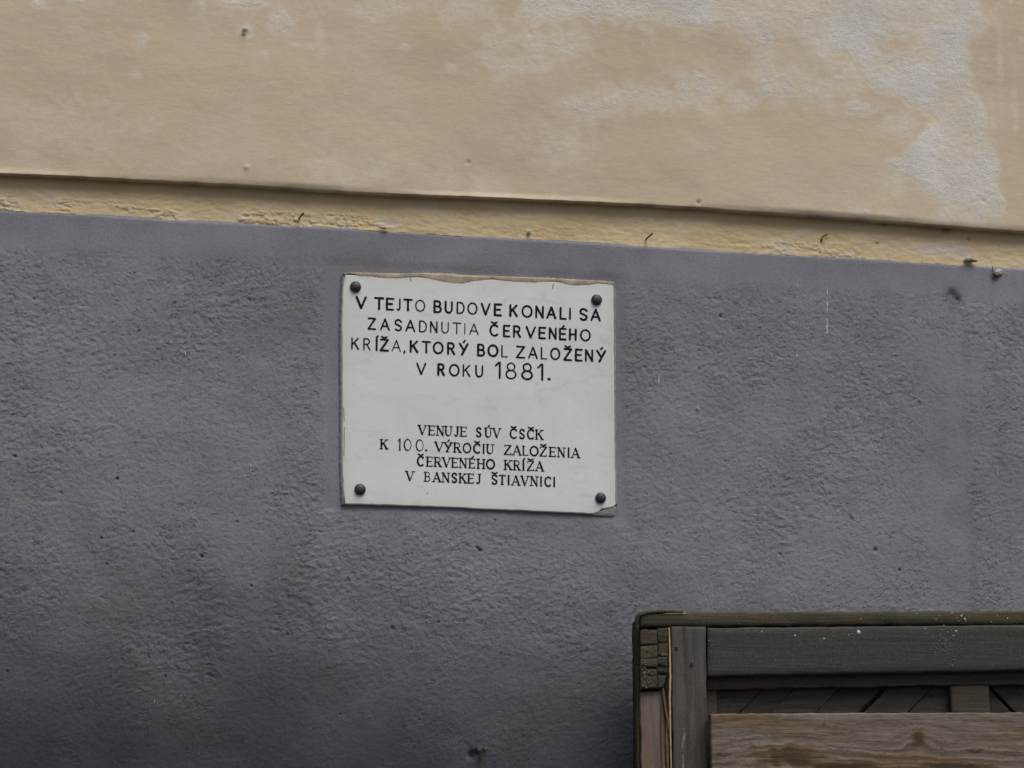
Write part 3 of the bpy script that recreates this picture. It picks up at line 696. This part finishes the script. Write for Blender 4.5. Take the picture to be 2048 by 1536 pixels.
row([('K', 368, 40), ('1', 472, 18, .8, 76), ('0', 530, 46, .75, 76), ('0', 612, 48, .75, 76), ('.', 656, 20), ('V', 745, 50), ('Ý', 805, 44), ('R', 868, 40), ('O', 935, 50, .85), ('Č', 1003, 44), ('I', 1048, 12), ('U', 1092, 38), ('Z', 1212, 44), ('A', 1275, 48), ('L', 1335, 34, .85),
     ('O', 1393, 52), ('Ž', 1455, 44), ('E', 1520, 36), ('N', 1578, 42), ('I', 1628, 12), ('A', 1675, 46)], 368, 401, 1675, 461, 62, 660, 780, *S_, True)
row([('Č', 618, 42), ('E', 680, 34), ('R', 735, 40), ('V', 795, 46), ('E', 852, 34), ('N', 908, 42), ('É', 970, 34), ('H', 1030, 42), ('O', 1095, 52), ('K', 1215, 42), ('R', 1275, 36), ('Í', 1320, 12), ('Ž', 1368, 42), ('A', 1430, 46)], 618, 517, 1430, 552, 62, 660, 780, *S_, True)
row([('V', 545, 46), ('B', 665, 34, .85), ('A', 728, 44), ('N', 790, 42), ('S', 848, 32), ('K', 905, 40), ('E', 962, 34), ('J', 1012, 24), ('Š', 1122, 34), ('T', 1175, 40), ('I', 1219, 12), ('A', 1268, 46), ('V', 1330, 44), ('N', 1393, 42), ('I', 1440, 12), ('C', 1487, 40), ('I', 1530, 12)], 545, 618, 1530, 659, 62, 660, 780, *S_, True)
# small rust specks on the marble
for (px, py, r) in [(708, 768, .0011), (855, 987, .0014)]:
    x, z = pl(px, py); blob('rust_speck', (x, .0, z), r, MAT['rust'], plaque, int(px), (1, .4, 1), 1)
def scratch(p0, p1, w, mat, name, seed):
    lr.seed(seed); vs = []; fs = []; ribbon(vs, fs, [pl(*p0), pl(*p1)], w * .00096, -.0002)
    link(name, pymesh(name, vs, fs), plaque, mat)
scratch((687.5, 815), (688.3, 842), 1.3, MAT['web'], 'edge_crack', 1); scratch((688.5, 855), (688, 912), 1.3, MAT['web'], 'edge_crack', 2)
scratch((688.5, 992), (689, 1005), 1.4, MAT['web'], 'edge_crack', 3)
scratch((820, 556), (822, 562), 1.6, MAT['rust'], 'edge_crack', 4); scratch((1107, 568), (1105, 577), 1.4, MAT['rust'], 'edge_crack', 5)

# ------------------------------------------------------------------ wooden gate leaf standing open in front of the wall
GTH = R(8.0)
gx, gz = W(1274, 1225, -.13)
GO = np.array([gx, -.13, 0.0])
AX = np.array([math.cos(GTH), -math.sin(GTH), 0.0]); AN = np.array([-math.sin(GTH), -math.cos(GTH), 0.0])   # along the leaf, out of the leaf
gate = thing('wooden_gate', tuple(GO), 'dark weathered wooden gate with a paler knotty plank across it, lower right', 'gate')
gate.rotation_euler = (0, 0, -GTH)
def gl(px, py, d=0.0):
    """local (x, z) on the leaf plane standing d in front of its frame"""
    dr = RN @ np.array([(px - 1024) / FPX, -(py - 768) / FPX, -1.0]); o = GO + AN * d
    t = ((o - CAM) @ AN) / (dr @ AN); p = CAM + t * dr - GO
    return float(p @ AX), float(p[2])
def board(name, c, d, th, mat, ch=.0022, rough=.0006, seed=0, res=.01, grain='x', mesh_fn=None, parent=None, z_bottom=None, x_right=None, attr=None, warp=.0012):
    """c: corners tl, tr, br, bl as survey points (or local if floats in metres are given via z_bottom / x_right)"""
    L_ = [np.array(gl(px, py, d)) for px, py in c]
    if z_bottom is not None: L_[2][1] = z_bottom; L_[3][1] = z_bottom; L_[2][0] = L_[1][0]; L_[3][0] = L_[0][0]
    if x_right is not None: 
        for a, b in ((0, 1), (3, 2)):
            dd = (L_[b] - L_[a]); L_[b] = L_[a] + dd * (x_right - L_[a][0]) / dd[0]
    tl, tr, br, bl = L_
    w = np.linalg.norm(tr - tl); h_ = np.linalg.norm(tl - bl)
    def cc(n_len):
        k = max(2, int(n_len / res)); core = np.linspace(ch, n_len - ch, k)
        return np.concatenate([[0, 0, ch * .35], core, [n_len - ch * .35, n_len, n_len]]) / n_len
    u = cc(w); v = cc(h_)
    U, V_ = np.meshgrid(u, v)
    Q = (tl[None, None] * ((1 - U) * (1 - V_))[..., None] + tr * (U * (1 - V_))[..., None] + br * (U * V_)[..., None] + bl * ((1 - U) * V_)[..., None])
    nr, nc = U.shape; ri = np.minimum(np.arange(nr), nr - 1 - np.arange(nr)); ci = np.minimum(np.arange(nc), nc - 1 - np.arange(nc))
    ring = np.minimum(ri[:, None], ci[None])
    dep = np.select([ring == 0, ring == 1, ring == 2], [th, ch, ch * .3], 0.0)
    gx_, gz_ = (40, 260) if grain == 'x' else (260, 40)
    rel = rough * fbm(Q[..., 0] * gx_ * .25, Q[..., 1] * gz_ * .25, seed * 7 + 3, 3) * (ring > 1) + warp * perlin(Q[..., 0] * 3, Q[..., 1] * 3, seed) 
    ed = (rough * 1.6) * fbm(Q[..., 0] * 30, Q[..., 1] * 30, seed * 5 + 1, 3) * (ring <= 2)
    Xg = Q[..., 0] + (ed if grain == 'z' else ed * .3); Zg = Q[..., 1] + (ed if grain == 'x' else ed * .3)
    Yg = -d + dep + rel
    me = grid_mesh(name, Xg, Yg, Zg, attr(Xg, Zg) if attr else None, smooth=False)
    # back face
    bm = bmesh.new(); bm.from_mesh(me); bm.verts.ensure_lookup_table()
    per = list(range(nc)) + [i * nc + nc - 1 for i in range(1, nr)] + [(nr - 1) * nc + j for j in range(nc - 2, -1, -1)] + [i * nc for i in range(nr - 2, 0, -1)]
    try: bm.faces.new([bm.verts[i] for i in per])
    except ValueError: pass
    bmesh.ops.remove_doubles(bm, verts=bm.verts, dist=1e-6)
    bmesh.ops.recalc_face_normals(bm, faces=bm.faces); bm.to_mesh(me); bm.free()
    return link(name, me, parent or gate, mat)
XRG = 1.42
# frame
board('top_cap', [(1280, 1224), (2048, 1221), (2048, 1249), (1280, 1254)], .004, .070, MAT['cap'], .005, .0012, 1, .008, 'x', x_right=XRG + .02)
board('edge_strip', [(1271, 1240), (1281, 1230), (1281, 1530), (1273, 1530)], -.008, .05, MAT['cap'], .002, .001, 2, .01, 'z', z_bottom=.03)
for k, (ya, yb) in enumerate([(1260, 1291), (1292, 1316), (1317, 1337), (1338, 1351), (1352, 1379)]):
    board('joint_block', [(1281.5, ya), (1314, ya - 1), (1314, yb - 1), (1281.5, yb)], .012 + .0006 * ((k * 7) % 3), .05, MAT['endg'], .0005, .0013, 10 + k, .004, 'x')
for k, (ya, yb) in enumerate([(1256, 1286), (1287, 1312), (1313, 1332), (1333, 1349), (1350, 1377)]):
    board('joint_block', [(1315, ya), (1335 - (k > 3) * 2, ya), (1335 - (k > 3) * 8, yb - (k > 3) * 4), (1315, yb)], .0105 + .0006 * ((k * 5) % 3), .05, MAT['endg'], .0005, .0013, 20 + k, .004, 'x')
board('outer_stile', [(1281, 1383), (1330, 1381), (1331, 1536), (1281, 1536)], .004, .05, MAT['pale'], .002, .0012, 30, .006, 'z', z_bottom=.03)
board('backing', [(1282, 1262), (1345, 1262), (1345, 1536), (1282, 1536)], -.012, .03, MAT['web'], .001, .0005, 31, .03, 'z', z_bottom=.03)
board('stile', [(1343, 1253), (1411.5, 1253), (1413, 1536), (1345, 1536)], .006, .052, MAT['stile'], .002, .0010, 32, .006, 'z', z_bottom=.03)
board('top_rail', [(1415, 1255.5), (2048, 1249.5), (2048, 1341), (1415, 1353)], .010, .05, MAT['rail'], .0045, .0006, 33, .010, 'x', x_right=XRG)
board('inner_moulding', [(1411, 1350), (2048, 1337), (2048, 1369), (1411, 1379)], -.012, .03, MAT['inner'], .003, .0012, 34, .008, 'x', x_right=XRG)
board('inner_post', [(1411, 1376), (1434, 1376), (1434, 1440), (1411, 1440)], -.020, .03, MAT['inner'], .002, .001, 35, .008, 'z', z_bottom=.1)
board('cross_block', [(1901, 1371), (1979, 1366), (1980, 1440), (1900, 1440)], -.014, .035, MAT['inner'], .004, .0012, 36, .008, 'x', z_bottom=.1)
# diagonal panel boards (sunk), split by open joints
def diag(name, px0, px1, dirn, seed, d=-.034):
    y0, y1 = 1360, 1450; s_ = 48 / 50 * dirn       # slant in the survey: joints run up to the right (dirn 1) or to the left (-1)
    off = (y1 - y0) * s_
    board(name, [(px0 + off / 2, y0), (px1 + off / 2, y0), (px1 - off / 2, y1), (px0 - off / 2, y1)], d, .016, MAT['panel'], .0015, .0012, seed, .006, 'x', warp=.0004)
dm_edges = [1380, 1500, 1562, 1652, 1737]
for k, (a, b) in enumerate(zip(dm_edges, dm_edges[1:])): diag('panel_board', a + .3, b - .3, 1, 40 + k, -.034 - .001 * (k % 2))
diag('panel_board', 1748, 1835, 1, 46, -.034); diag('panel_board', 1837, 1935, 1, 47, -.036)
for k, (a, b) in enumerate([(1925, 2004), (2012, 2100), (2103, 2190)]): diag('panel_board', a, b, -1, 50 + k, -.037 + .001 * k)
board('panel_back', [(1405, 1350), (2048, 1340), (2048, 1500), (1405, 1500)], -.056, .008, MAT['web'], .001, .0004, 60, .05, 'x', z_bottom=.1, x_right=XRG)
board('right_stile', [(2300, 1250), (2380, 1250), (2380, 1536), (2300, 1536)], .004, .052, MAT['stile'], .002, .0010, 61, .02, 'z', z_bottom=.03)
board('bottom_rail', [(1415, 1255), (2048, 1250), (2048, 1341), (1415, 1352)], .008, .05, MAT['rail'], .0025, .0006, 62, .03, 'x', x_right=XRG).location = (0, 0, -gl(1500, 1300)[1] + .12)

# pale plank nailed across, with knots whose grain is carried on the mesh
KN = [(1575, 1512, 55, 15), (1838, 1478, 13, 13), (1950, 1502, 11, 4), (1446, 1510, 9, 3), (1690, 1532, 60, 8), (1900, 1535, 70, 9)]
def plank_attr(Xg, Zg):
    zt_ = gl(1500, 1427, .035)[1]; w = zt_ - Zg
    field = w + .013 * perlin(Xg * 2.7, w * 7, 201) + .0035 * fbm(Xg * 11, w * 30, 202, 2)
    knot = np.zeros_like(w)
    for (a, b, ra, rb) in KN:
        cx, cz = gl(a, b, .035); k = .00092; dx = (Xg - cx) / (ra * k) + .5 * perlin(Xg * 40, w * 60, 207); dz = (Zg - cz) / (rb * k) + .5 * perlin(Xg * 45, w * 60, 208)
        d2 = dx ** 2 + dz ** 2
        field = field + .026 * (rb / 15) * np.exp(-np.hypot(dx / 2.2, dz / 2.0) ** 2)
        knot = np.maximum(knot, np.exp(-d2 * .7))
    rings = .5 + .5 * np.sin(field * 2 * np.pi / .0165 + 3.0 * perlin(Xg * 3, field * 60, 203)) * (.35 + .65 * sst(-.3, .4, perlin(Xg * 4, w * 18, 209) + sst(.02, .07, w) - .4))
    fine = fbm(Xg * 9, field * 330, 204, 4, .65)
    return {'rings': np.clip(rings * .7 + .3 * (fine * 1.4 + .5), 0, 1), 'knot': np.clip(knot, 0, 1), 'fine': np.clip(fine + .5, 0, 1)}
def mat_plank():
    m = M('knotty_grey_plank', .8, .25)
    rg = m.attr('rings'); fi = m.attr('fine')
    grey = m.mix(rg, (.105, .080, .058), (.235, .203, .165))
    brown = m.mix(rg, (.078, .044, .020), (.215, .150, .086))
    c = m.mix(m.math('MAXIMUM', m.ramp(m.noise(11, m.map((.35, 1, 1.6)), det=4), .46, .66), m.ramp(m.attr('knot'), .02, .4)), grey, brown)
    c = m.mix(m.ramp(fi, .62, .9, 0, .55), c, (.045, .032, .022))
    c = m.mix(m.ramp(m.attr('knot'), .15, .85, 0, .85), c, (.042, .027, .014))
    c = m.mix(m.ramp(m.noise(160, m.map((.05, 1, 1)), det=4, rough=.7), .56, .72, 0, .4), c, (.26, .24, .21))
    c = m.mix(m.ramp(m.noise(430, det=3, rough=.75), .52, .72, 0, .3), c, (.27, .25, .21))
    n = m.bump(rg, .0006, .4); n = m.bump(m.noise(200, m.map((.06, 1, 1)), det=4, rough=.7), .0012, .7, n)
    return m.done(c, n)
MAT['plank'] = mat_plank()
zpb = gl(1500, 1427, .035)[1] - .27
board('cross_plank', [(1421, 1427), (2048, 1425), (2048, 1536), (1421, 1536)], .035, .026, MAT['plank'], .0025, .0007, 70, .0024, 'x', z_bottom=zpb, x_right=XRG - .02, attr=plank_attr)
for (a, b, ra, rb) in [(1446, 1509, 9, 2.4), (1951, 1500, 10, 4)]:
    x, z = gl(a, b, .035); o = blob('knot_hole', (x, -.0350, z), .001, MAT['web'], gate, a, (ra * .9, .8, rb * .9), 2, .2)

for k in range(26):                               # crumbs of rotten wood caught on the joint
    px = 1285 + abs(rnd.gauss(0, 9)); py = rnd.choice([1300, 1322, 1330, 1342, 1350, 1362, 1370]) + rnd.uniform(-6, 6)
    x, z = gl(px, py, .014); blob('wood_crumb', (x, -.0145, z), rnd.uniform(.0008, .0018), MAT['crumb'], gate, 400 + k, (1, .7, 1.2), 1, .5)
# splinters of fresh wood between the stiles
def splinter(pts, w, mat, seed, d):
    rnd = random.Random(seed); vs = []; fs = []
    dense = []
    for a, b in zip(pts, pts[1:]):
        k = max(1, int(abs(b[1] - a[1]) / 8))
        for i in range(k): dense.append((a[0] + (b[0] - a[0]) * i / k, a[1] + (b[1] - a[1]) * i / k, a[2] + (b[2] - a[2]) * i / k))
    dense.append(pts[-1])
    for (px, py, ww) in dense:
        x, z = gl(px, py, d); h_ = ww * w * .00046; x += rnd.uniform(-.0003, .0003)
        vs += [(x - h_, -d + .010, z), (x - h_ * .7, -d - rnd.uniform(0, .001), z), (x + h_ * .6, -d - .0006, z), (x + h_, -d + .010, z)]
    for i in range(len(dense) - 1):
        for k in range(3): o = i * 4 + k; fs.append((o, o + 1, o + 5, o + 4))
        o = i * 4; fs.append((o + 3, o, o + 4, o + 7))
    fs.append((0, 1, 2, 3)); o = (len(dense) - 1) * 4; fs.append((o, o + 1, o + 2, o + 3))
    return link('splinter', pymesh('splinter', vs, fs), gate, mat)
splinter([(1338.5, 1255, .8), (1340, 1300, 1), (1341, 1360, 1.1), (1340, 1400, 1.0), (1341, 1470, .8), (1343, 1540, .7), (1344, 1700, .5)], 5.0, MAT['fresh'], 1, .012)
splinter([(1326, 1376, .5), (1329, 1400, .9), (1333, 1425, 1), (1337, 1450, .8), (1341, 1475, .2)], 6.0, MAT['red'], 2, .011)
splinter([(1327, 1392, .3), (1324, 1440, 1), (1326, 1500, 1.1), (1327, 1560, .9), (1328, 1700, .6)], 8.0, MAT['red'], 3, .006)
splinter([(1333, 1430, .3), (1334, 1480, 1.1), (1336, 1540, 1), (1337, 1700, .6)], 6.5, MAT['pale'], 4, .008)

# frayed top left corner: tarred felt stitched over the arris, with a pale strip of split wood
def tube_px(name, pts, r, mat, d, n=6):
    P_ = []
    for (px, py) in pts: x, z = gl(px, py, d); P_.append((x, -d, z))
    a, b = rod(P_, r, r, n=n); return link(name, pymesh(name, [tuple(q) for q in a], b, True), gate, mat)
tube_px('corner_roll', [(1275, 1262), (1273.5, 1248), (1274.5, 1236), (1281, 1229), (1292, 1225), (1320, 1223), (1345, 1223.5), (1365, 1225)], .0036, MAT['cap'], .004)
tube_px('pale_sliver', [(1327, 1228.2), (1345, 1227.2), (1372, 1227)], .0009, MAT['fresh'], .0055)
for k in range(24):
    t = k / 23; pts = [(1274, 1262), (1273.5, 1243), (1280, 1230), (1298, 1225), (1330, 1222.5)]
    i = min(3, int(t * 4)); f_ = t * 4 - i; px = pts[i][0] + (pts[i + 1][0] - pts[i][0]) * f_; py = pts[i][1] + (pts[i + 1][1] - pts[i][1]) * f_
    x, z = gl(px, py, .006); blob('frayed_fibre', (x, -.0065, z), .0018, MAT['cap' if k % 3 else 'endg'], gate, 300 + k, (1.3, 1, .8), 1, .5)
tube_px('white_streak', [(1367, 1458), (1369, 1470), (1366, 1482), (1363, 1495), (1365, 1512), (1366, 1536), (1367, 1580)], .0020, mat_plain('grey_mould', (.24, .24, .21), (.13, .12, .10), .9, 120), .0052)

# nail holes and droppings
for (px, py) in [(1352.5, 1297.5), (1383.5, 1330.5)]:
    x, z = gl(px, py, .006)
    vs = [(x + .0033 * math.cos(a) * (1 + .25 * math.sin(3 * a)), -.0072, z + .0036 * math.sin(a)) for a in np.linspace(0, 2 * math.pi, 9)[:-1]]
    vs += [(p[0], .0, p[2]) for p in vs]; 
    link('nail_hole', pymesh('nail_hole', vs, [tuple(range(8))] + [(i, (i + 1) % 8, 8 + (i + 1) % 8, 8 + i) for i in range(8)]), gate, mat_plain('nail_hole_dark', (.004, .004, .004)))
vs = []; fs = []
rnd = random.Random(9)
def dot(px, py, r, d, squash=1.0):
    x, z = gl(px, py, d); b = len(vs); n = 7
    for k in range(n):
        a = 2 * math.pi * k / n; q = r * rnd.uniform(.7, 1.2); vs.append((x + q * math.cos(a), -d + .0006, z + q * squash * math.sin(a)))
    vs.append((x, -d - .0008 - r * .2, z))
    for k in range(n): fs.append((b + k, b + (k + 1) % n, b + n))
SP = [(1523, 1263, 1.5, 1), (1590, 1271, 2.2, 1), (1648, 1277, 2.2, 1), (1717, 1264, 4.6, 1), (1698, 1270, 1.5, 1), (1703, 1267, 1, 1), (1753, 1278, 1, 1), (1666, 1272, .9, 1), (1850, 1257, 1.6, 1), (1912, 1262, 2.2, 1), (1907, 1271, 1.5, 1), (1895, 1264, 1.2, 1), (1885, 1260, 1, 1), (1888, 1251, 1.4, 1), (1418, 1281, 1.2, 1), (1424, 1291, 1, 1),
      (1722, 1238, 1.7, 0), (1767, 1237, 1, 0), (1758, 1228, 1.5, 0), (1834, 1227, 1.6, 0), (1816, 1230, .9, 0), (1879, 1232, 2.1, 0), (1869, 1236, 1.8, 0), (1872, 1239, 1.8, 0), (1904, 1226, 1.5, 0), (1923, 1232, 2.2, 0), (1930, 1238, 2.3, 0), (1917, 1242, 1.2, 0), (1914, 1236, 1, 0), (1932, 1242, 1.2, 0), (1995, 1231, 1, 0), (2015, 1237, 2, 0), (1983, 1244, 1, 0), (1925, 1229, 1.3, 0), (1478, 1247, .9, 0)]
for (a, b, r, f_) in SP: dot(a, b, r * .00085, .0108 if f_ else .0048)
for _ in range(260):
    a = rnd.gauss(1893, 13); b = rnd.gauss(1290, 17)
    if 1258 < b < 1336: dot(a, b, rnd.uniform(.0002, .0006), .0108)
for _ in range(70): dot(rnd.uniform(1420, 2040), rnd.uniform(1258, 1335), rnd.uniform(.0002, .0005), .0108)
o = link('bird_droppings', pymesh('bird_droppings', vs, fs), gate, MAT['white']); o['kind'] = 'stuff'
vs = []; fs = []
for (a, b, r) in [(1907, 1320, 2.2), (1905, 1332, 2.6), (1916, 1318, 1.2), (1900, 1331, 1)]: dot(a, b, r * .0008, .0108, 1.3)
link('resin_spot', pymesh('resin_spot', vs, fs), gate, MAT['red'])
